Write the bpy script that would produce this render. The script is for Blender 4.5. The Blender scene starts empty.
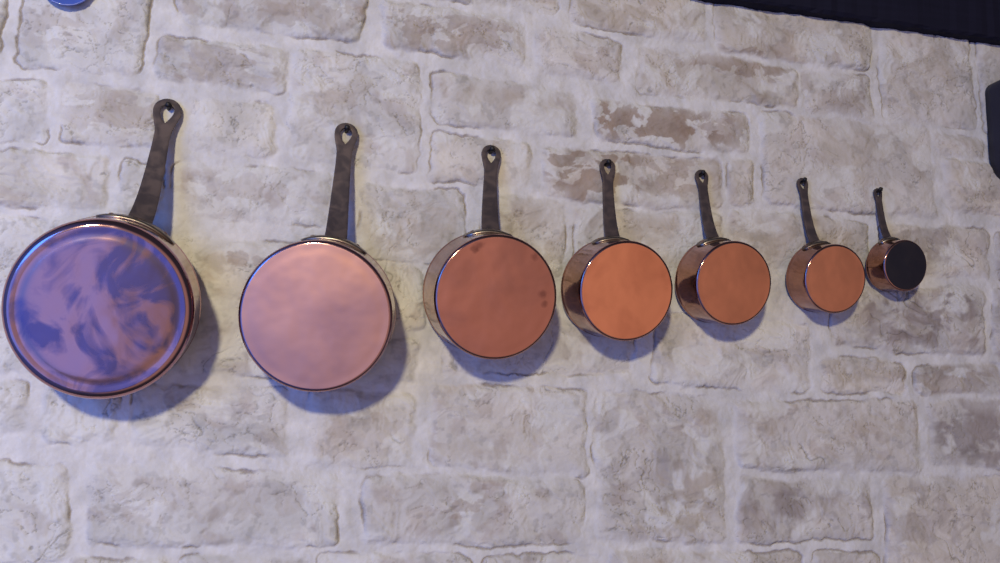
import bpy, bmesh, math, random
import numpy as np
from mathutils import Vector, Matrix

# ------------------------------------------------------------------ units
K = 1.9            # metres from the camera's plane to the wall
CZ = 1.5           # camera height
FPX = 999.0        # focal length in pixels of a 1000 px wide frame
C = bpy.context.scene.collection
random.seed(4)
KEY_W, WIN_W = 80, 19
# world lobes: direction, cosine where it starts, cosine where it is full, colour
WORLD = [((0, 0, 1), -3, -2, (.045, .050, .075)),                 # dim bluish ambience
         ((.25, -1, -.35), .72, .98, (.52, .38, .30)),            # warm lit part of the room behind the camera
         ((-.9, -.6, -.1), .3, 1.0, (.05, .13, .56))]            # daylight side

# camera basis (rows: right, up, back)
M = np.array([[0.971692575, -0.235680502, 0.016378039],
              [-0.054408258, -0.155781113, 0.986292039],
              [-0.229898418, -0.959263752, -0.164194316]])

def at(px, py):
    """point of the wall (x, z in metres) seen at a photo pixel"""
    d = np.array([(px - 500) / FPX, -(py - 281.5) / FPX, -1.0]) @ M
    d = d * (K / d[1])
    return d[0], d[2] + CZ

def off_wall(px, py, y):
    """the same, for a point standing y metres (negative) in front of the wall"""
    x, z = at(px, py); q = (K + y) / K
    return x * q, CZ + (z - CZ) * q

def wp(X, Y, Z):   # wall units -> metres (Y: 1 at the wall, 0 at the camera)
    return Vector((X * K, (Y - 1) * K, Z * K + CZ))

# ------------------------------------------------------------------ helpers
def tag(o, label=None, cat=None, group=None, kind=None):
    if label: o['label'] = label
    if cat: o['category'] = cat
    if group: o['group'] = group
    if kind: o['kind'] = kind
    return o

def link(name, me, mat, parent=None):
    o = bpy.data.objects.new(name, me)
    C.objects.link(o)
    if mat: me.materials.append(mat)
    if parent: o.parent = parent
    return o

def obj(name, bm, mat, parent=None, smooth=True):
    bmesh.ops.recalc_face_normals(bm, faces=bm.faces[:])
    me = bpy.data.meshes.new(name)
    bm.to_mesh(me); bm.free()
    if smooth:
        for p in me.polygons: p.use_smooth = True
    return link(name, me, mat, parent)

def lathe(profile, n=128, closed=False):
    """profile: (radius, y) list, revolved about local Y"""
    bm = bmesh.new(); rings = []
    for r, y in profile:
        if r < 1e-6:
            rings.append([bm.verts.new((0, y, 0))])
        else:
            rings.append([bm.verts.new((r * math.sin(2 * math.pi * i / n), y, r * math.cos(2 * math.pi * i / n))) for i in range(n)])
    pairs = list(zip(rings, rings[1:]))
    if closed: pairs.append((rings[-1], rings[0]))
    for a, b in pairs:
        for i in range(n):
            j = (i + 1) % n
            if len(a) == 1 and len(b) == 1: continue
            if len(a) == 1: bm.faces.new((a[0], b[i], b[j]))
            elif len(b) == 1: bm.faces.new((a[i], b[0], a[j]))
            else: bm.faces.new((a[i], b[i], b[j], a[j]))
    return bm

def nodes(name):
    m = bpy.data.materials.new(name); m.use_nodes = True
    nt = m.node_tree
    return m, nt, nt.nodes['Principled BSDF']

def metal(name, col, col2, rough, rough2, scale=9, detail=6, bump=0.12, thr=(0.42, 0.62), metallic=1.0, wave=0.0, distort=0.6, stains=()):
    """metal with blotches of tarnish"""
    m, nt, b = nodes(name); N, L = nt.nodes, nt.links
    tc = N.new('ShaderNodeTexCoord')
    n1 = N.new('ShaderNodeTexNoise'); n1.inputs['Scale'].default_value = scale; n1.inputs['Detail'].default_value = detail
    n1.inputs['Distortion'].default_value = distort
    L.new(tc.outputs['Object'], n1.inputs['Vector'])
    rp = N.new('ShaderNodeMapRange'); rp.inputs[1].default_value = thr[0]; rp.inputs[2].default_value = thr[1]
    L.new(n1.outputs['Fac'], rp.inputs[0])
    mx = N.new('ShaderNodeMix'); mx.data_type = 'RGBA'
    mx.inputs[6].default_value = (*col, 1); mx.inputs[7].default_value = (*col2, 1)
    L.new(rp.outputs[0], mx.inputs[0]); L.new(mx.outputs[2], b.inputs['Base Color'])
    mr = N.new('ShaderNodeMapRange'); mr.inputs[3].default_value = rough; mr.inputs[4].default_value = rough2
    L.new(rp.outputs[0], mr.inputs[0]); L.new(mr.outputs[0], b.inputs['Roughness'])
    b.inputs['Metallic'].default_value = metallic
    cur = mx.outputs[2]
    for sx, sz, sr in stains:                      # single stains left on the copper
        gp = N.new('ShaderNodeVectorMath'); gp.operation = 'MULTIPLY'; gp.inputs[1].default_value = (1, 0, 1); L.new(tc.outputs['Object'], gp.inputs[0])
        ds = N.new('ShaderNodeVectorMath'); ds.operation = 'DISTANCE'; ds.inputs[1].default_value = (sx, 0, sz); L.new(gp.outputs[0], ds.inputs[0])
        nn = N.new('ShaderNodeTexNoise'); nn.inputs['Scale'].default_value = 90; L.new(tc.outputs['Object'], nn.inputs['Vector'])
        ad = N.new('ShaderNodeMath'); ad.operation = 'MULTIPLY_ADD'; ad.inputs[1].default_value = sr * 1.6; L.new(nn.outputs['Fac'], ad.inputs[0]); L.new(ds.outputs['Value'], ad.inputs[2])
        mk = N.new('ShaderNodeMapRange'); mk.inputs[1].default_value = sr * 1.15; mk.inputs[2].default_value = sr * 1.9; mk.inputs[3].default_value = .6; mk.inputs[4].default_value = 0
        L.new(ad.outputs[0], mk.inputs[0])
        m2 = N.new('ShaderNodeMix'); m2.data_type = 'RGBA'; m2.inputs[7].default_value = (.20, .075, .06, 1)
        L.new(cur, m2.inputs[6]); L.new(mk.outputs[0], m2.inputs[0]); cur = m2.outputs[2]
    if stains: L.new(cur, b.inputs['Base Color'])
    n2 = N.new('ShaderNodeTexNoise'); n2.inputs['Scale'].default_value = 14; n2.inputs['Detail'].default_value = 2
    L.new(tc.outputs['Object'], n2.inputs['Vector'])
    bp = N.new('ShaderNodeBump'); bp.inputs['Strength'].default_value = bump; bp.inputs['Distance'].default_value = 0.02
    L.new(n2.outputs['Fac'], bp.inputs['Height']); L.new(bp.outputs[0], b.inputs['Normal'])
    return m

# ------------------------------------------------------------------ numpy noise
def vnoise(x, y, seed):
    rs = np.random.RandomState(seed)
    T = rs.rand(256, 256)
    xi = np.floor(x).astype(int); yi = np.floor(y).astype(int)
    fx = x - xi; fy = y - yi
    fx = fx * fx * fx * (fx * (fx * 6 - 15) + 10); fy = fy * fy * fy * (fy * (fy * 6 - 15) + 10)
    a = T[xi & 255, yi & 255]; b = T[(xi + 1) & 255, yi & 255]
    c = T[xi & 255, (yi + 1) & 255]; d = T[(xi + 1) & 255, (yi + 1) & 255]
    return (a * (1 - fx) + b * fx) * (1 - fy) + (c * (1 - fx) + d * fx) * fy

def fbm(x, y, seed, octv=4, gain=0.5):
    s = 0; a = 1; t = 0
    for o in range(octv):
        c, sn = math.cos(o * 1.1), math.sin(o * 1.1)
        s = s + a * vnoise((x * c - y * sn) * 2 ** o + 17.3 * o, (x * sn + y * c) * 2 ** o + 5.1 * o, seed + o)
        t += a; a *= gain
    return s / t

def sst(a, b, v):
    v = np.clip((v - a) / (b - a), 0, 1)
    return v * v * (3 - 2 * v)

# ------------------------------------------------------------------ the stone wall
STONES = """22 -30 156 -30 137 75 18 68
-90 -40 5 -32 2 66 -90 60
170 -25 368 -8 359 42 183 22
160 36 288 50 287 93 152 76
-70 76 48 83 44 143 -70 134
66 84 158 92 155 147 60 140
193 97 278 104 276 157 188 150
295 49 420 64 417 172 289 160
381 0 525 22 525 67 383 47
385 -45 562 -25 557 13 388 -8
571 -30 706 -15 702 42 572 24
535 27 620 42 617 84 537 71
641 45 796 70 797 108 637 91
716 -28 868 5 868 68 715 52
801 71 866 74 873 120 803 110
875 5 966 20 976 130 884 119
975 25 1090 45 1100 145 984 132
433 72 574 92 573 135 433 123
591 99 749 117 748 155 595 137
760 112 928 128 936 217 765 205
931 135 985 141 986 158 934 155
942 160 1040 168 1048 218 947 212
543 147 720 160 722 210 545 197
728 161 752 163 754 207 729 205
432 132 530 145 530 189 430 180
175 162 335 175 330 225 170 215
362 183 465 193 465 265 362 262
480 195 563 203 563 275 478 270
575 207 722 215 724 268 576 262
730 212 868 222 872 272 732 266
880 224 986 230 990 278 884 276
993 232 1090 238 1095 282 998 280
835 288 980 288 987 357 832 347
990 290 1090 292 1095 360 996 358
655 312 811 325 811 392 650 384
822 360 903 362 905 393 823 391
913 366 1000 366 1003 396 915 394
735 401 914 402 922 473 736 469
926 402 1040 403 1045 468 932 467
597 392 718 399 725 540 597 540
430 382 586 391 588 475 430 467
366 476 583 480 582 543 362 545
88 465 338 473 338 546 84 545
-60 463 66 466 65 562 -60 562
310 390 413 394 411 467 308 463
135 385 288 388 284 457 130 448
46 380 120 388 115 445 45 443
-60 378 28 381 25 433 -60 431
-60 145 108 158 105 213 -60 198
120 160 163 164 158 214 117 214
-60 208 80 222 80 290 -60 282
-60 294 60 300 60 370 -60 368
150 232 300 243 300 300 150 294
140 306 300 310 300 375 140 370
310 236 425 270 422 328 310 325
310 338 418 338 418 384 308 382
440 310 635 325 633 374 440 370
737 480 870 480 873 538 737 542
885 478 1040 475 1048 590 888 590
812 553 880 553 884 620 812 620
612 550 800 552 800 620 610 620
72 560 168 559 168 640 72 640
178 557 305 558 305 640 178 640
318 556 470 557 470 640 318 640
482 556 600 554 600 640 482 640
1013 367 1100 366 1100 396 1013 396"""
quads = []
for l in STONES.split('\n'):
    v = list(map(float, l.split()))
    P = [at(v[i], v[i + 1]) for i in (0, 2, 4, 6)]
    quads.append([p for p in P])

X0, X1, Z0, Z1 = -1.35, 2.75, 0.55, 3.0          # whole wall
fx0, fx1, fz0, fz1 = -0.62, 1.78, 1.24, 2.62      # finely modelled part

def axis(lo, f0, f1, hi, fine, coarse):
    return np.concatenate([np.arange(lo, f0, coarse), np.arange(f0, f1, fine), np.append(np.arange(f1, hi, coarse), hi)])
gx = axis(X0, fx0, fx1, X1, 0.0017, 0.006); gz = axis(Z0, fz0, fz1, Z1, 0.0017, 0.006)

# further courses around the part laid out above
bbs = [(min(p[0] for p in q), max(p[0] for p in q), min(p[1] for p in q), max(p[1] for p in q)) for q in quads]
rz = Z0 - 0.03
rows = []
while rz < Z1:
    h = random.choice((0.09, 0.1, 0.115, 0.13)); rows.append((rz, rz + h)); rz += h + 0.018
for (za, zb) in rows:
    x = X0 - random.uniform(0, 0.2)
    while x < X1:
        w = random.uniform(0.15, 0.36); xa, xb = x, x + w; x += w + 0.02
        if any(xa < b[1] + .012 and xb > b[0] - .012 and za < b[3] + .012 and zb > b[2] - .012 for b in bbs): continue
        quads.append([(xa, zb), (xb, zb), (xb, za), (xa, za)])

GX, GZ = np.meshgrid(gx, gz, indexing='ij')
# irregular edges
wx = (fbm(GX * 14, GZ * 14, 3, 4) - .5) * 0.022 + (fbm(GX * 70, GZ * 70, 5, 3) - .5) * 0.007
wz = (fbm(GX * 14, GZ * 14, 13, 4) - .5) * 0.020 + (fbm(GX * 70, GZ * 70, 15, 3) - .5) * 0.007
QX, QZ = GX + wx, GZ + wz
sd = np.full(GX.shape, -0.05)
idx = np.full(GX.shape, -1)
for k, q in enumerate(quads):
    xs = [p[0] for p in q]; zs = [p[1] for p in q]
    i0, i1 = np.searchsorted(gx, (min(xs) - .04, max(xs) + .04)); j0, j1 = np.searchsorted(gz, (min(zs) - .04, max(zs) + .04))
    if i1 <= i0 or j1 <= j0: continue
    px = QX[i0:i1, j0:j1]; pz = QZ[i0:i1, j0:j1]
    ds = []
    for a, b in zip(q, q[1:] + q[:1]):       # clockwise seen from the room: TL, TR, BR, BL
        ex, ez = b[0] - a[0], b[1] - a[1]; L = math.hypot(ex, ez) or 1
        ds.append(((px - a[0]) * ez - (pz - a[1]) * ex) / L)
    r = 0.013
    e1 = np.maximum(0, r - np.minimum(ds[1], ds[3])); e2 = np.maximum(0, r - np.minimum(ds[0], ds[2]))
    d = np.where((e1 > 0) & (e2 > 0), r - np.hypot(e1, e2), np.minimum(np.minimum(ds[0], ds[2]), np.minimum(ds[1], ds[3])))
    d = d + .0035; s = sd[i0:i1, j0:j1]; m = d > s
    s[m] = d[m]; idx[i0:i1, j0:j1][m] = k

rs = np.random.RandomState(11)
nq = len(quads)
amp = rs.uniform(0.7, 1.2, nq); tint = rs.rand(nq); tilt = rs.uniform(-1, 1, (nq, 2)); prot = rs.uniform(0.75, 1.25, nq)
warm = rs.rand(nq)
ii = np.maximum(idx, 0)
inside = sst(-0.003, 0.008, sd)
cxq = np.array([sum(p[0] for p in q) / 4 for q in quads]); czq = np.array([sum(p[1] for p in q) / 4 for q in quads])
# rock face: broad chips, terraces and fine crackle
u = GX + (fbm(GX * 12, GZ * 12, 21, 2) - .5) * .045; v = GZ + (fbm(GX * 12, GZ * 12, 31, 2) - .5) * .045
broad = fbm(u * 13 + ii * 3.7, v * 17 + ii * 1.3, 41, 3) - .5
rid = 1 - np.abs(fbm(u * 19, v * 25, 51, 4) * 2 - 1) * 2.2
terr = fbm(u * 11 + ii * .77, v * 15, 61, 4)
ter2 = np.abs(((terr * 9) % 1.0) - .5) * 2
fine = fbm(GX * 120, GZ * 120, 71, 4) - .5
mid = fbm(u * 46, v * 46, 81, 3) - .5
crk = np.exp(-(np.abs(fbm(u * 34 + ii * 1.9, v * 44, 231, 4) - .5) / .012) ** 2) * sst(.40, .60, fbm(GX * 12, GZ * 15, 241, 3))
stone_h = 0.0050 * prot[ii] + amp[ii] * (broad * .0095 + np.clip(rid, -.3, 1) * .0010 + (ter2 - .5) * .0011 + mid * .0030 - crk * .0028) \
    + tilt[ii, 0] * .02 * np.clip(GX - cxq[ii], -.2, .2) + tilt[ii, 1] * .04 * np.clip(GZ - czq[ii], -.1, .1)
stone_h = stone_h - .0035 * (1 - sst(0, .016, sd))
smear = sst(.46, .62, fbm(GX * 9 + 4, GZ * 9, 91, 4))           # mortar wiped over the stone edges here and there
mort_h = (fbm(GX * 42, GZ * 42, 101, 5) - .5) * .0055
inside = inside * (1 - smear * .5 * (1 - sst(.004, .035, sd)))
crev = np.exp(-((sd - .0006) / .0017) ** 2) * sst(.46, .60, fbm(GX * 13, GZ * 13, 111, 3)) * (1 - smear)
H = mort_h * (1 - inside) + stone_h * inside + fine * .0013 - crev * .0052
# cracks: thin wandering grooves
ck = np.abs(fbm(u * 6 + 9, v * 6, 121, 4) - .5)
crack = np.exp(-(ck / .0035) ** 2) * sst(.60, .70, fbm(GX * 6, GZ * 6, 131, 3)) * inside
H = H - crack * .0028

# stone and mortar colour, with some light and shade put in
def c(*a): return np.array(a)[None, None, :]
mort = c(.55, .525, .515) * (1 + (fbm(GX * 32, GZ * 32, 141, 5) - .5)[..., None] * .42)
f1 = fbm(u * 16, v * 16, 151, 5)[..., None]
f2 = fbm(u * 40 + 3, v * 40, 161, 4)[..., None]
lf = sst(.9, -.3, cxq)[ii][..., None]  # bluish flood of light at the left put into the stone colour
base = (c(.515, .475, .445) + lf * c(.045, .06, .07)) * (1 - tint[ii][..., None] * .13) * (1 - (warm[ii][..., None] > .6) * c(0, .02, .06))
base = base * (1 + (f1 - .5) * .55)
vein = sst(.56, .72, fbm(u * 24 + ii * 2.1, v * 24, 171, 5))[..., None]
base = base * (1 - vein * c(.17, .22, .25) * (.5 + .5 * tint[ii][..., None]))
speck = sst(.62, .74, fbm(GX * 75, GZ * 75, 181, 3))[..., None]
base = base * (1 - speck * .16) * (1 - crk[..., None] * .42)
white = sst(.57, .68, fbm(u * 18 + 7, v * 18 + ii * .9, 191, 4))[..., None]
base = base + (c(.60, .58, .56) - base) * white * .65
# weathered brown, tan and grey patches (photo position, radii, strength, kind)
PATCH = [(655, 122, 52, 17, 1.0, 0), (715, 128, 30, 14, .55, 0), (590, 173, 36, 24, .85, 0), (672, 172, 42, 16, .55, 0), (735, 62, 42, 14, .7, 0),
         (640, 225, 35, 22, .5, 1), (925, 70, 30, 28, .6, 1), (935, 318, 55, 28, 1.0, 2), (885, 325, 25, 22, .7, 2), (215, 262, 22, 18, .7, 1),
         (240, 255, 18, 14, .5, 0), (690, 500, 30, 36, .9, 1), (462, 385, 18, 12, .6, 1), (430, 435, 14, 10, .3, 0), (783, 500, 26, 26, .7, 2),
         (972, 430, 48, 30, .9, 2), (915, 520, 50, 30, .5, 2), (430, 230, 44, 28, .55, 1), (522, 222, 36, 26, .6, 1), (790, 242, 60, 22, .65, 1),
         (860, 150, 42, 30, .5, 1), (450, 32, 70, 16, .55, 0), (640, 18, 60, 20, .5, 1), (220, 68, 50, 18, .4, 0), (340, 100, 34, 34, .45, 1),
         (490, 98, 60, 14, .5, 1), (860, 377, 42, 15, .6, 1), (955, 382, 44, 14, .5, 0), (475, 505, 24, 18, .5, 0), (620, 15, 50, 14, .4, 1),
         (320, 15, 60, 14, .35, 0), (110, 112, 44, 18, .35, 0), (240, 190, 50, 14, .3, 0), (560, 250, 20, 20, .4, 1), (770, 420, 50, 25, .35, 1),
         (870, 430, 40, 25, .45, 1), (590, 60, 30, 14, .3, 0), (850, 95, 22, 20, .4, 0), (500, 430, 50, 30, .35, 1), (205, 500, 80, 24, .22, 0),
         (40, 25, 40, 16, .3, 0), (915, 245, 40, 20, .6, 2), (370, 430, 30, 20, .25, 0), (800, 505, 60, 28, .35, 2), (240, 410, 30, 18, .4, 2),
         (650, 480, 40, 24, .35, 2), (560, 350, 50, 16, .3, 2), (990, 260, 20, 60, .45, 2)]
PC = (c(.24, .165, .12), c(.37, .31, .25), c(.235, .19, .18))
rag = fbm(u * 30 + 2, v * 42, 201, 5); rag2 = fbm(GX * 14, GZ * 20, 211, 4)
for (px, py, rx, ry, s, kd) in PATCH:
    x, z = at(px, py); xb, _ = at(px + rx, py); _, zb = at(px, py - ry)
    dd = np.hypot((GX - x) / (xb - x), (GZ - z) / (zb - z))
    if kd == 0: mk = sst(0, .10, (1.05 - dd) * .6 + (rag - .5) * 2.4 + .02) * sst(1.9, 1.0, dd)
    else: mk = sst(0, .5, (1.1 - dd) * .6 + (rag - .5) * 2.0 + (rag2 - .5) * .8) * sst(2., .8, dd)
    base = base + (PC[kd] * (1 + (f2 - .5) * .6) - base) * (mk * s * .78)[..., None]
base = base * (1 - (crack * .45 + 0)[..., None])
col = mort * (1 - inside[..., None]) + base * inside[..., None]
col = col * (1 - (crev * .55)[..., None] * c(.9, 1, 1.05))  # crevice shade and grime put into the colour along stone edges
col = np.clip(col, .02, .9)

nx, nz = GX.shape
co = np.stack([GX, -H, GZ], -1).reshape(-1, 3).astype(np.float32)
a = np.arange(nx * nz).reshape(nx, nz)
F = np.stack([a[:-1, :-1], a[1:, :-1], a[1:, 1:], a[:-1, 1:]], -1).reshape(-1, 4)
me = bpy.data.meshes.new('wall_back')
me.vertices.add(len(co)); me.vertices.foreach_set('co', co.ravel())
me.loops.add(F.size); me.loops.foreach_set('vertex_index', F.ravel().astype(np.int32))
me.polygons.add(len(F)); me.polygons.foreach_set('loop_start', (np.arange(len(F)) * 4).astype(np.int32))
me.polygons.foreach_set('use_smooth', np.ones(len(F), bool))
me.update(calc_edges=True)
at_ = me.attributes.new('stone_colour', 'FLOAT_COLOR', 'POINT')
at_.data.foreach_set('color', np.concatenate([col.reshape(-1, 3), np.ones((len(co), 1))], 1).astype(np.float32).ravel())
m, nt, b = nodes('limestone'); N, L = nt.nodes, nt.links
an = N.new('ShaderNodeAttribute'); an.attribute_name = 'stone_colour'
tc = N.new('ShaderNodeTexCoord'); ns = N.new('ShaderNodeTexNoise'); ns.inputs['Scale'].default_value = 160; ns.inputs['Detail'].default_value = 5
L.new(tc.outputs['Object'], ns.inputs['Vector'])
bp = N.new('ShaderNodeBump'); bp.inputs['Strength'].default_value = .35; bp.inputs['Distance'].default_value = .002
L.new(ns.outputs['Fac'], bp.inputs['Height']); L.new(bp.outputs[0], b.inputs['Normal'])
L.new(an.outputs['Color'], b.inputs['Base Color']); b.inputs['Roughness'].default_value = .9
b.inputs['Specular IOR Level'].default_value = .25
tag(link('wall_back', me, m), kind='structure')
heightmap = H
def wall_out(x, z, rad=.02):
    """how far the stone stands out around (x, z)"""
    i0, i1 = np.searchsorted(gx, (x - rad, x + rad)); j0, j1 = np.searchsorted(gz, (z - rad, z + rad))
    return float(H[i0:i1 + 1, j0:j1 + 1].max())

# ------------------------------------------------------------------ dark beam above the stones
zbm = (at(716, 4)[1] + at(860, 25)[1] + at(1000, 47)[1]) / 3
bm = bmesh.new()
nseg = 120
rr = random.Random(3)
prof = [(0.03, 0), (-.030, 0), (-.036, .006), (-.036, .302), (-.030, .308), (0.03, .308)]
xb0, xb1 = 0.72, 2.75
ring = []
for i in range(nseg + 1):
    x = xb0 + (xb1 - xb0) * i / nseg
    ring.append([bm.verts.new((x, y + (rr.uniform(-.002, .002) if y < 0 else 0), zbm - (x - 1.29) * .0225 + z + (rr.uniform(-.002, .002) if z < .1 else 0))) for y, z in prof])
for p, q in zip(ring, ring[1:]):
    for j in range(len(prof)):
        k = (j + 1) % len(prof); bm.faces.new((p[j], q[j], q[k], p[k]))
bm.faces.new(ring[0]); bm.faces.new(ring[-1])
m, nt, b = nodes('dark_oak'); N, L = nt.nodes, nt.links
tc = N.new('ShaderNodeTexCoord'); mp = N.new('ShaderNodeMapping'); mp.inputs['Scale'].default_value = (2, 30, 30)
ns = N.new('ShaderNodeTexNoise'); ns.inputs['Scale'].default_value = 3; ns.inputs['Detail'].default_value = 6
L.new(tc.outputs['Object'], mp.inputs[0]); L.new(mp.outputs[0], ns.inputs['Vector'])
cr = N.new('ShaderNodeValToRGB'); cr.color_ramp.elements[0].color = (.005, .005, .013, 1); cr.color_ramp.elements[1].color = (.010, .009, .022, 1)
L.new(ns.outputs['Fac'], cr.inputs[0]); L.new(cr.outputs[0], b.inputs['Base Color']); b.inputs['Roughness'].default_value = .8
b.inputs['Specular IOR Level'].default_value = .15
tag(obj('trim_1', bm, m, smooth=False), kind='structure')

# ------------------------------------------------------------------ pans
#        X        Z       r       h       tilt   yaw     base angle, nail pixel (hole centre)
PANS = [(-0.1375, 0.1262, 0.0795, 0.0616, .230, -.0043, .30, (168.5, 107)),
        (0.0570, 0.1284, 0.0697, 0.0638, .2098, -.1496, .17, (346.5, 130)),
        (0.2177, 0.1559, 0.0605, 0.0622, .221, .005, .02, (491, 151)),
        (0.3535, 0.1684, 0.0507, 0.0548, .2009, .0382, -.04, (607, 164)),
        (0.4748, 0.1823, 0.0442, 0.0472, .1924, .0556, -.17, (701, 174)),
        (0.6034, 0.1942, 0.0377, 0.0380, .1896, .0197, -.23, (802, 181.5)),
        (0.6943, 0.2134, 0.0288, 0.0309, .1679, .0573, -.20, (877.5, 191))]
LABELS = ['largest copper saucepan, hanging first on the left, its wide base mottled purple and blue',
          'second largest copper saucepan, with a smooth pinkish base, hanging beside the largest one',
          'third copper saucepan in the row, with a brownish base stained near its top',
          'middle copper saucepan of the seven, with a bright orange-red base and dark side',
          'fifth copper saucepan in falling size, with a plain dull orange base',
          'second smallest copper saucepan, with a dull orange base, hanging beside the dark-based one',
          'smallest copper saucepan, hanging last on the right, with a near-black base']
NAILS = ['black nail holding the handle of the largest saucepan at the left',
         'black nail holding the handle of the second largest saucepan with the pinkish base',
         'black nail holding the handle of the third largest saucepan, upright handle',
         'black nail over the brown-patched stone, holding the middle saucepan of the seven',
         'black nail holding the fifth largest saucepan, right of the brown-patched stone',
         'black nail holding the second smallest saucepan',
         'black nail holding the smallest saucepan with the near-black base']

cop = (.80, .36, .22)
face_mats = [
    metal('copper_base_mottled', (.36, .20, .19), (.12, .095, .17), .18, .28, scale=12, detail=7, bump=.10, thr=(.43, .58), distort=1.5),  # bluish blotches: tarnish plus blue window reflection put into the colour
    metal('copper_base_pink', (.58, .29, .19), (.38, .20, .17), .36, .42, scale=5, detail=3, bump=.07, thr=(.40, .65)),
    metal('copper_base_brown', (.50, .20, .14), (.38, .155, .115), .40, .46, scale=9, detail=5, bump=.12, thr=(.45, .7), stains=[(-.038, .092, .010), (-.048, .085, .008), (.068, .080, .009), (.085, .010, .009), (.092, -.008, .007)]),
    metal('copper_base_orange', (.86, .33, .18), (.72, .26, .14), .40, .46, scale=12, detail=5, bump=.10, thr=(.42, .65)),
    metal('copper_base_dull_orange', (.70, .28, .165), (.60, .24, .14), .42, .48, scale=14, detail=5, bump=.10, thr=(.42, .65)),
    metal('copper_base_dull', (.68, .28, .17), (.60, .25, .15), .42, .48, scale=16, detail=5, bump=.10, thr=(.42, .65)),
    metal('near_black_base', (.006, .005, .014), (.010, .007, .014), .5, .6, scale=30, detail=5, bump=.10, metallic=.2)]  # near-black navy colour over the whole base
side = metal('polished_copper_side', (.42, .22, .18), (.28, .14, .13), .08, .16, scale=16, detail=4, bump=.05, thr=(.4, .7))
side1 = metal('pink_copper_side', (.46, .25, .24), (.36, .20, .22), .09, .16, scale=16, detail=4, bump=.05, thr=(.4, .7))
tin = metal('tin_lining', (.55, .53, .50), (.40, .38, .36), .35, .5, scale=20)
iron = metal('forged_iron', (.085, .066, .070), (.12, .088, .085), .42, .55, scale=40, bump=.06, metallic=.6)
plate_m = metal('worn_tinned_plate', (.30, .26, .22), (.17, .13, .11), .30, .45, scale=40, bump=.1)
rivet_m = metal('copper_rivet', (.45, .25, .18), (.25, .16, .12), .3, .4, scale=60)
nail_m = metal('black_iron', (.010, .009, .011), (.02, .016, .016), .5, .6, scale=60, metallic=.4)

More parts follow.
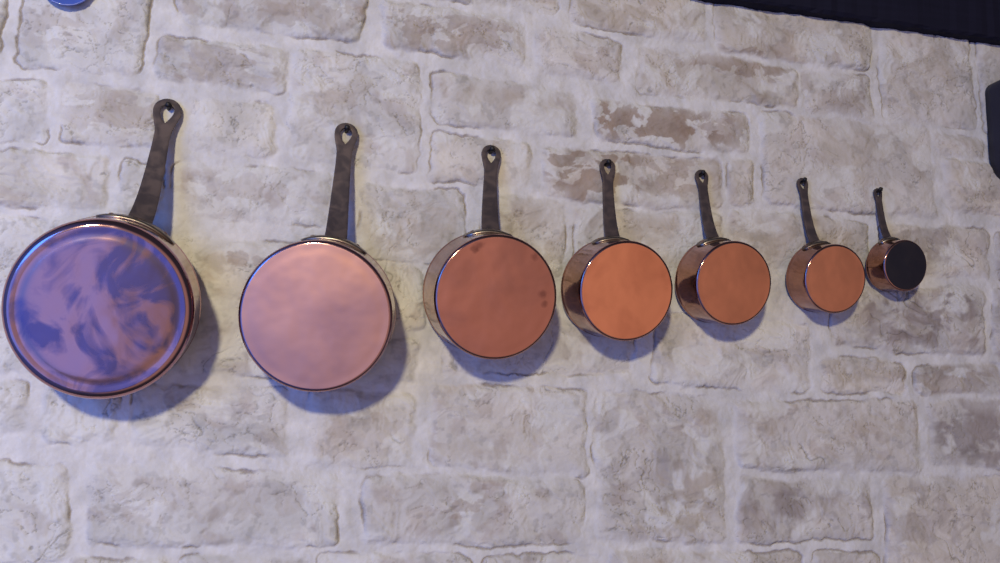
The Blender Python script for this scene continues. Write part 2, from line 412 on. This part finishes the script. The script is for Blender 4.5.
def pan(k):
    X, Z, r, h, t, w, phi, npx = PANS[k]
    ux = Matrix.Rotation(w, 3, 'Z')
    e = ux @ Vector((1, 0, 0)); ax = ux @ Vector((0, -math.cos(t), -math.sin(t))); up = ux @ Vector((0, -math.sin(t), math.cos(t)))
    R, Hh = r * K, h * K
    off = K * r * math.hypot(e.y, up.y)
    c0 = Vector((X * K, -off, Z * K + CZ))
    # keep the rim in contact with the proudest stone under it
    low = c0 - up * R
    c0 = c0 + Vector((0, -min(.009, wall_out(low.x, low.z)) , 0))
    root = bpy.data.objects.new('copper_saucepan', None); C.objects.link(root)
    root.matrix_world = Matrix.Translation(c0) @ Matrix((( e.x, -ax.x, up.x), (e.y, -ax.y, up.y), (e.z, -ax.z, up.z))).to_4x4()
    tag(root, LABELS[k], 'saucepan', 'copper saucepans hanging in a row on the stone wall')
    # local frame: x right, -y out of the wall (towards the base of the pan), z up
    cr_ = (.10, .055, .055, .06, .065, .07, .075)[k] * R
    rt, th = R * 1.02, .0022
    # side wall with rolled lip
    pr = [(rt - th, 0), (rt - th * .3, -.0002), (rt + .0008, .0006 - .002), (rt + .0006, -.0045), (rt - .0004, -.006)]
    for i in range(1, 13):
        y = -.006 - (Hh - cr_ - .006) * i / 12
        pr.append((rt - (rt - R) * (i / 12) ** .8, y))
    a1 = math.radians(84)
    for i in range(1, 13):
        a_ = a1 * i / 12
        pr.append((R - cr_ + cr_ * math.cos(a_), -(Hh - cr_) - cr_ * math.sin(a_)))
    body = lathe(pr, 144)
    o = obj('body', body, side1 if k < 2 else side, root)
    # base: rounded shoulder then the flat, very slightly domed bottom
    pb = []
    for i in range(0, 9):
        a_ = a1 + (math.pi / 2 - a1) * i / 8
        pb.append((R - cr_ + cr_ * math.cos(a_), -(Hh - cr_) - cr_ * math.sin(a_)))
    rf = R - cr_
    dome = .012 * R
    for i in range(1, 25):
        q = 1 - i / 24
        pb.append((rf * q if i < 24 else 0, -Hh + dome * .9 * math.exp(-((q - .93) / .05) ** 2) * (.12 if k else 1.0) - dome * (1 - q * q) * .6))
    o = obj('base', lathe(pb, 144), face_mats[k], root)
    # tinned inside
    pi_ = [(rt - th, 0), (R - th, -(Hh - cr_)), (R - th - cr_ * .4, -(Hh - cr_ * .35 - th)), (R - cr_ - th, -(Hh - th) + .001), (0, -(Hh - th) + .001)]
    obj('tin_lining', lathe(pi_, 96), tin, root)
    # mounting plate riveted round the side
    inv = root.matrix_world.inverted()
    def onside(ang, y, lift):
        rad = rt - (rt - R) * (min(1, -y / Hh)) ** .8 + lift
        return Vector((rad * math.sin(ang), y, rad * math.cos(ang)))
    bm = bmesh.new(); n = 40; half = .46 if k != 2 else .47
    rows_ = []
    for i in range(n + 1):
        s = -1 + 2 * i / n
        ang = phi + half * s
        hw = Hh * .15 * (1 - abs(s) ** 3.0) ** .5 + Hh * .045
        yc = -Hh * .22
        lift = .0030 + .0035 * (1 - s * s)
        ring = [onside(ang, yc + hw, -.001), onside(ang, yc + hw * .92, lift * .8), onside(ang, yc + hw * .5, lift), onside(ang, yc, lift * 1.15),
                onside(ang, yc - hw * .5, lift), onside(ang, yc - hw * .92, lift * .8), onside(ang, yc - hw, -.001)]
        rows_.append([bm.verts.new(p) for p in ring])
    for p, q in zip(rows_, rows_[1:]):
        for j in range(6): bm.faces.new((p[j], q[j], q[j + 1], p[j + 1]))
        bm.faces.new((p[6], q[6], q[0], p[0]))
    bm.faces.new(rows_[0]); bm.faces.new(rows_[-1])
    mp_ = obj('mounting_plate', bm, plate_m, root)
    for s in (-.66, 0, .66):
        bm = bmesh.new()
        bmesh.ops.create_uvsphere(bm, u_segments=16, v_segments=8, radius=.0030 + R * .012)
        ang = phi + half * s
        pos = onside(ang, -Hh * (.22 if s else .31), .0045)
        nrm = Vector((math.sin(ang), 0, math.cos(ang)))
        rot = Vector((0, 0, 1)).rotation_difference(nrm).to_matrix().to_4x4()
        bm.transform(Matrix.Translation(pos) @ rot @ Matrix.Diagonal((1, 1, .55, 1)))
        obj('rivet', bm, rivet_m, mp_)
    # ---- handle: flat iron bar bent back to the wall, widening to a ring with a teardrop hole
    nxw, nzw = at(*npx)
    wo = wall_out(nxw, nzw, .012)
    nail_y = -(wo + .0065)
    nxw, nzw = off_wall(*npx, nail_y)
    P0w = root.matrix_world @ onside(phi, -Hh * .20, .002)
    hole_top_w = Vector((nxw, nail_y, nzw))
    L0 = (hole_top_w - P0w).length
    ringw = .160 * R + .0010
    tipw = hole_top_w + (hole_top_w - P0w).normalized() * ringw * .62
    tipw.y = nail_y + .001
    Lh = (tipw - P0w).length
    sidev = root.matrix_world.to_3x3() @ Vector((math.sin(phi), 0, math.cos(phi)))
    d0 = (sidev + Vector((0, 1.1, 0)) ).normalized()
    ch_ = (tipw - P0w).normalized(); d0 = (d0 * .65 + ch_ * .35).normalized()
    d1 = ((tipw - P0w).normalized() + Vector((0, -.10, 0))).normalized()
    B0, B3 = P0w, tipw; B1 = B0 + d0 * Lh * .26; B2 = B3 - d1 * Lh * .40
    def bez(s): return B0 * (1 - s) ** 3 + B1 * 3 * s * (1 - s) ** 2 + B2 * 3 * s * s * (1 - s) + B3 * s ** 3
    ns_ = 300; pts = [bez(i / ns_) for i in range(ns_ + 1)]
    cum = [0]
    for i in range(ns_): cum.append(cum[-1] + (pts[i + 1] - pts[i]).length)
    Lt = cum[-1]
    def along(d):
        d = min(max(d, 0), Lt); i = min(int(np.searchsorted(cum, d)), ns_); i = max(i, 1)
        f = (d - cum[i - 1]) / (cum[i] - cum[i - 1]); return pts[i - 1].lerp(pts[i], f), (pts[i] - pts[i - 1]).normalized()
    bw, nw = .155 * R, .100 * R + .0012
    if k == 0: bw, nw = .140 * R, .095 * R
    neck = Lt - ringw * 3.1
    rc = Lt - ringw                       # ring centre
    def halfw(d):
        if d <= neck:
            q = d / neck; return bw + (nw - bw) * min(1, q * 1.12) ** .9
        if d <= rc:
            q = (d - neck) / (rc - neck); return nw + (ringw - nw) * (q * q * (3 - 2 * q))
        return math.sqrt(max(0, ringw ** 2 - (d - rc) ** 2))
    h_top, h_bot = rc + ringw * .52, rc - ringw * 1.15
    def gap(d):
        if d <= h_bot or d >= h_top: return 0
        wmax = ringw * .50
        hc = h_top - wmax
        if d > hc: return math.sqrt(max(0, wmax ** 2 - (d - hc) ** 2))
        return wmax * math.sin((d - h_bot) / (hc - h_bot) * math.pi / 2) ** .9
    ds_ = list(np.linspace(0, neck, 26)) + list(np.linspace(neck, h_bot, 6))[1:] + list(np.linspace(h_bot, h_top - .1 * ringw, 18))[1:]
    ds_ += [h_top - .1 * ringw * (1 - q) for q in (.35, .7, .9, 1)]
    ds_ += [h_top + (Lt - h_top) * math.sin(q * math.pi / 2) for q in np.linspace(0, 1, 9)][1:]
    across = (root.matrix_world.to_3x3() @ Vector((math.cos(phi), 0, -math.sin(phi))))
    bm = bmesh.new(); rows_ = []
    for d in ds_:
        p, T = along(d)
        Bv = (across - T * across.dot(T)).normalized()
        q = d / Lt; flat = Vector((1, 0, 0)); flat = (flat - T * flat.dot(T)).normalized()
        Bv = (Bv * (1 - q) + flat * q).normalized()
        Wd, g = max(halfw(d), 1e-5), gap(d)
        row = []
        for sgn in (-1, 1):
            cols = [p + Bv * (sgn * (Wd + (g - Wd) * c_ / 3)) for c_ in range(4)]
            if sgn == 1: cols = cols[::-1]
            row.append([bm.verts.new(inv @ v_) for v_ in cols])
        rows_.append(row)
    for p, q in zip(rows_, rows_[1:]):
        for s in (0, 1):
            for j in range(3): bm.faces.new((p[s][j], p[s][j + 1], q[s][j + 1], q[s][j]))
    bmesh.ops.remove_doubles(bm, verts=bm.verts[:], dist=2e-5)
    o = obj('handle', bm, iron, root)
    so = o.modifiers.new('s', 'SOLIDIFY'); so.thickness = .0042 + R * .012; so.offset = 0
    bv = o.modifiers.new('b', 'BEVEL'); bv.width = .0011; bv.segments = 2; bv.limit_method = 'ANGLE'; bv.angle_limit = math.radians(40)
    # ---- the nail it hangs on: square shank with a hammered head, driven into the wall
    top, T = along(h_top)
    bm = bmesh.new()
    rn = .0032 + R * .004
    zc = top.z - rn * 1.0; xc = top.x
    prof_ = [(0, .035), (rn * .4, .030), (rn * .9, .01), (rn, 0), (rn, nail_y - .008), (rn * 1.15, nail_y - .0095), (rn * 1.5, nail_y - .0105), (rn * 1.4, nail_y - .0135), (rn * .9, nail_y - .0155), (0, nail_y - .0160)]
    nb = lathe([(a_, b_) for a_, b_ in prof_], 10)
    for v_ in nb.verts:
        v_.co.x += (math.sin(v_.co.z * 900 + k) * .0006); v_.co.z += max(0, -v_.co.y - .01) * .18
    o = obj('nail', nb, nail_m, None)
    o.location = (xc, 0, zc)
    tag(o, NAILS[k], 'nail', 'black nails the saucepans hang on')
    return root

for k in range(7): pan(k)

# ------------------------------------------------------------------ disc standing in for an unclear blue shape, lower edge in view
x, z = off_wall(64.5, 6.5, -.022)
rp_ = .050
m, nt, b = nodes('glossy_blue'); N, L = nt.nodes, nt.links
tc = N.new('ShaderNodeTexCoord'); ns = N.new('ShaderNodeTexNoise'); ns.inputs['Scale'].default_value = 25
L.new(tc.outputs['Object'], ns.inputs['Vector'])
cr = N.new('ShaderNodeValToRGB'); cr.color_ramp.elements[0].color = (.04, .08, .34, 1); cr.color_ramp.elements[1].color = (.08, .13, .48, 1)
L.new(ns.outputs['Fac'], cr.inputs[0]); L.new(cr.outputs[0], b.inputs['Base Color']); b.inputs['Roughness'].default_value = .3
b.inputs['Coat Weight'].default_value = .3
wo = wall_out(x, z + .03, .04)
pr = [(0, -.006), (rp_ * .55, -.006), (rp_ * .62, -.008), (rp_ * .95, -.015), (rp_, -.0155), (rp_, -.0130), (rp_ * .66, -.002), (rp_ * .55, 0), (rp_ * .5, 0), (rp_ * .48, -.0015), (0, -.0015)]
o = obj('blue_disc', lathe(pr, 72), m); o.location = (x, -wo - .0005, z + rp_ + .002)
tag(o, 'small round blue disc on the wall, cut off by the top edge at the left', 'plate')

# ------------------------------------------------------------------ dark rounded wall box at the right edge
xl, _ = at(985.5, 130); _, zt = at(986, 84); _, zb = at(990, 184)
bm = bmesh.new()
W_, D_ = .20, .13
hh = (zt - zb)
def rrect(x0, x1, z0, z1, r, n=8):
    out = []
    q = r * 2.1
    for cx, cz, a0, r in ((x1 - r, z1 - r, 0, r), (x0 + r, z1 - r, 90, r), (x0 + q, z0 + q, 180, q), (x1 - q, z0 + q, 270, q)):
        for i in range(n + 1):
            a_ = math.radians(a0 + 90 * i / n); out.append((cx + r * math.cos(a_), cz + r * math.sin(a_)))
    return out
lay = []
for y, ins in ((0.0, 0), (-.02, 0), (-D_ + .022, 0), (-D_ + .011, .0025), (-D_ + .003, .008), (-D_, .016)):
    lay.append([bm.verts.new((a_, y, b_)) for a_, b_ in rrect(ins, W_ - ins, ins, hh - ins, .028)])
for p, q in zip(lay, lay[1:]):
    for i in range(len(p)):
        j = (i + 1) % len(p); bm.faces.new((p[i], p[j], q[j], q[i]))
bm.faces.new(lay[0]); bm.faces.new(lay[-1])
m, nt, b = nodes('dark_navy_plastic'); b.inputs['Base Color'].default_value = (.010, .010, .026, 1); b.inputs['Roughness'].default_value = .55
root = bpy.data.objects.new('wall_speaker', None); C.objects.link(root)
root.location = (xl, -.006, zb)
tag(root, 'dark navy box with rounded corners mounted on the wall, cut off by the right edge', 'speaker')
obj('housing', bm, m, root)
bm = bmesh.new()
g0 = [bm.verts.new((a_, -D_ - .0005, b_)) for a_, b_ in rrect(.022, W_ - .022, .022, hh - .022, .018)]
g1 = [bm.verts.new((a_, -D_ - .003, b_)) for a_, b_ in rrect(.024, W_ - .024, .024, hh - .024, .016)]
for i in range(len(g0)):
    j = (i + 1) % len(g0); bm.faces.new((g0[i], g0[j], g1[j], g1[i]))
bm.faces.new(g1); bm.faces.new(g0)
m, nt, b = nodes('dark_grille'); N, L = nt.nodes, nt.links
b.inputs['Base Color'].default_value = (.008, .008, .016, 1); b.inputs['Roughness'].default_value = .7
tc = N.new('ShaderNodeTexCoord'); vo = N.new('ShaderNodeTexVoronoi'); vo.inputs['Scale'].default_value = 350
bp = N.new('ShaderNodeBump'); bp.inputs['Strength'].default_value = .5; bp.inputs['Distance'].default_value = .001
L.new(tc.outputs['Object'], vo.inputs['Vector']); L.new(vo.outputs['Distance'], bp.inputs['Height']); L.new(bp.outputs[0], b.inputs['Normal'])
obj('grille', bm, m, root, smooth=False)

# ------------------------------------------------------------------ light
def area(name, loc, target, size, power, col, shape='DISK', size_y=None, spread=180):
    l = bpy.data.lights.new(name, 'AREA'); l.shape = shape; l.size = size
    if size_y: l.size_y = size_y
    l.spread = math.radians(spread); l.energy = power; l.color = col
    o = bpy.data.objects.new(name, l); C.objects.link(o); o.location = loc
    o.rotation_euler = (Vector(target) - Vector(loc)).to_track_quat('-Z', 'Y').to_euler()
    return o
area('ceiling_lamp_light', (-2.1, -7.4, CZ + 2.25), (-.7, 0, 1.7), .50, KEY_W, (1.0, .89, .57), spread=76)
area('window_light', (-1.62, -2.4, 1.0), (-.85, 0, 1.75), 2.2, WIN_W, (.15, .28, 1.0), 'RECTANGLE', 1.8, spread=180)

area('blue_fill_light', (-2.0, -2.4, 2.15), (-.9, 0, 1.75), 1.0, 9.5, (.04, .25, 1.0), "RECTANGLE", 1.0, spread=100)  # added blue fill for the left of the wall, no known source

w = bpy.data.worlds.new('room'); bpy.context.scene.world = w; w.use_nodes = True
nt = w.node_tree; N, L = nt.nodes, nt.links; bg = N['Background']
tc = N.new('ShaderNodeTexCoord')
def lobe(direction, lo, hi, colr):
    d = Vector(direction).normalized()
    dp = N.new('ShaderNodeVectorMath'); dp.operation = 'DOT_PRODUCT'; dp.inputs[1].default_value = d
    L.new(tc.outputs['Generated'], dp.inputs[0])
    r_ = N.new('ShaderNodeMapRange'); r_.interpolation_type = 'SMOOTHSTEP'; r_.inputs[1].default_value = lo; r_.inputs[2].default_value = hi
    L.new(dp.outputs['Value'], r_.inputs[0])
    s = N.new('ShaderNodeVectorMath'); s.operation = 'SCALE'; s.inputs[0].default_value = colr
    L.new(r_.outputs[0], s.inputs['Scale'])
    return s.outputs[0]
acc = None
for a_ in WORLD:
    o_ = lobe(*a_)
    if acc is None: acc = o_
    else:
        s = N.new('ShaderNodeVectorMath'); s.operation = 'ADD'; L.new(acc, s.inputs[0]); L.new(o_, s.inputs[1]); acc = s.outputs[0]
L.new(acc, bg.inputs['Color'])

# ------------------------------------------------------------------ camera
cam = bpy.data.cameras.new('camera'); co_ = bpy.data.objects.new('camera', cam); C.objects.link(co_)
cam.sensor_width = 36; cam.lens = 36 * FPX / 1000; cam.sensor_fit = 'HORIZONTAL'; cam.clip_start = .05
Rm = Matrix(M.tolist()).transposed().to_4x4()
co_.matrix_world = Matrix.Translation((0, -K, CZ)) @ Rm
sc = bpy.context.scene; sc.camera = co_
vs = sc.view_settings; vs.view_transform = 'Standard'; vs.look = 'None'; vs.gamma = 1; vs.use_curve_mapping = False; vs.exposure = 0
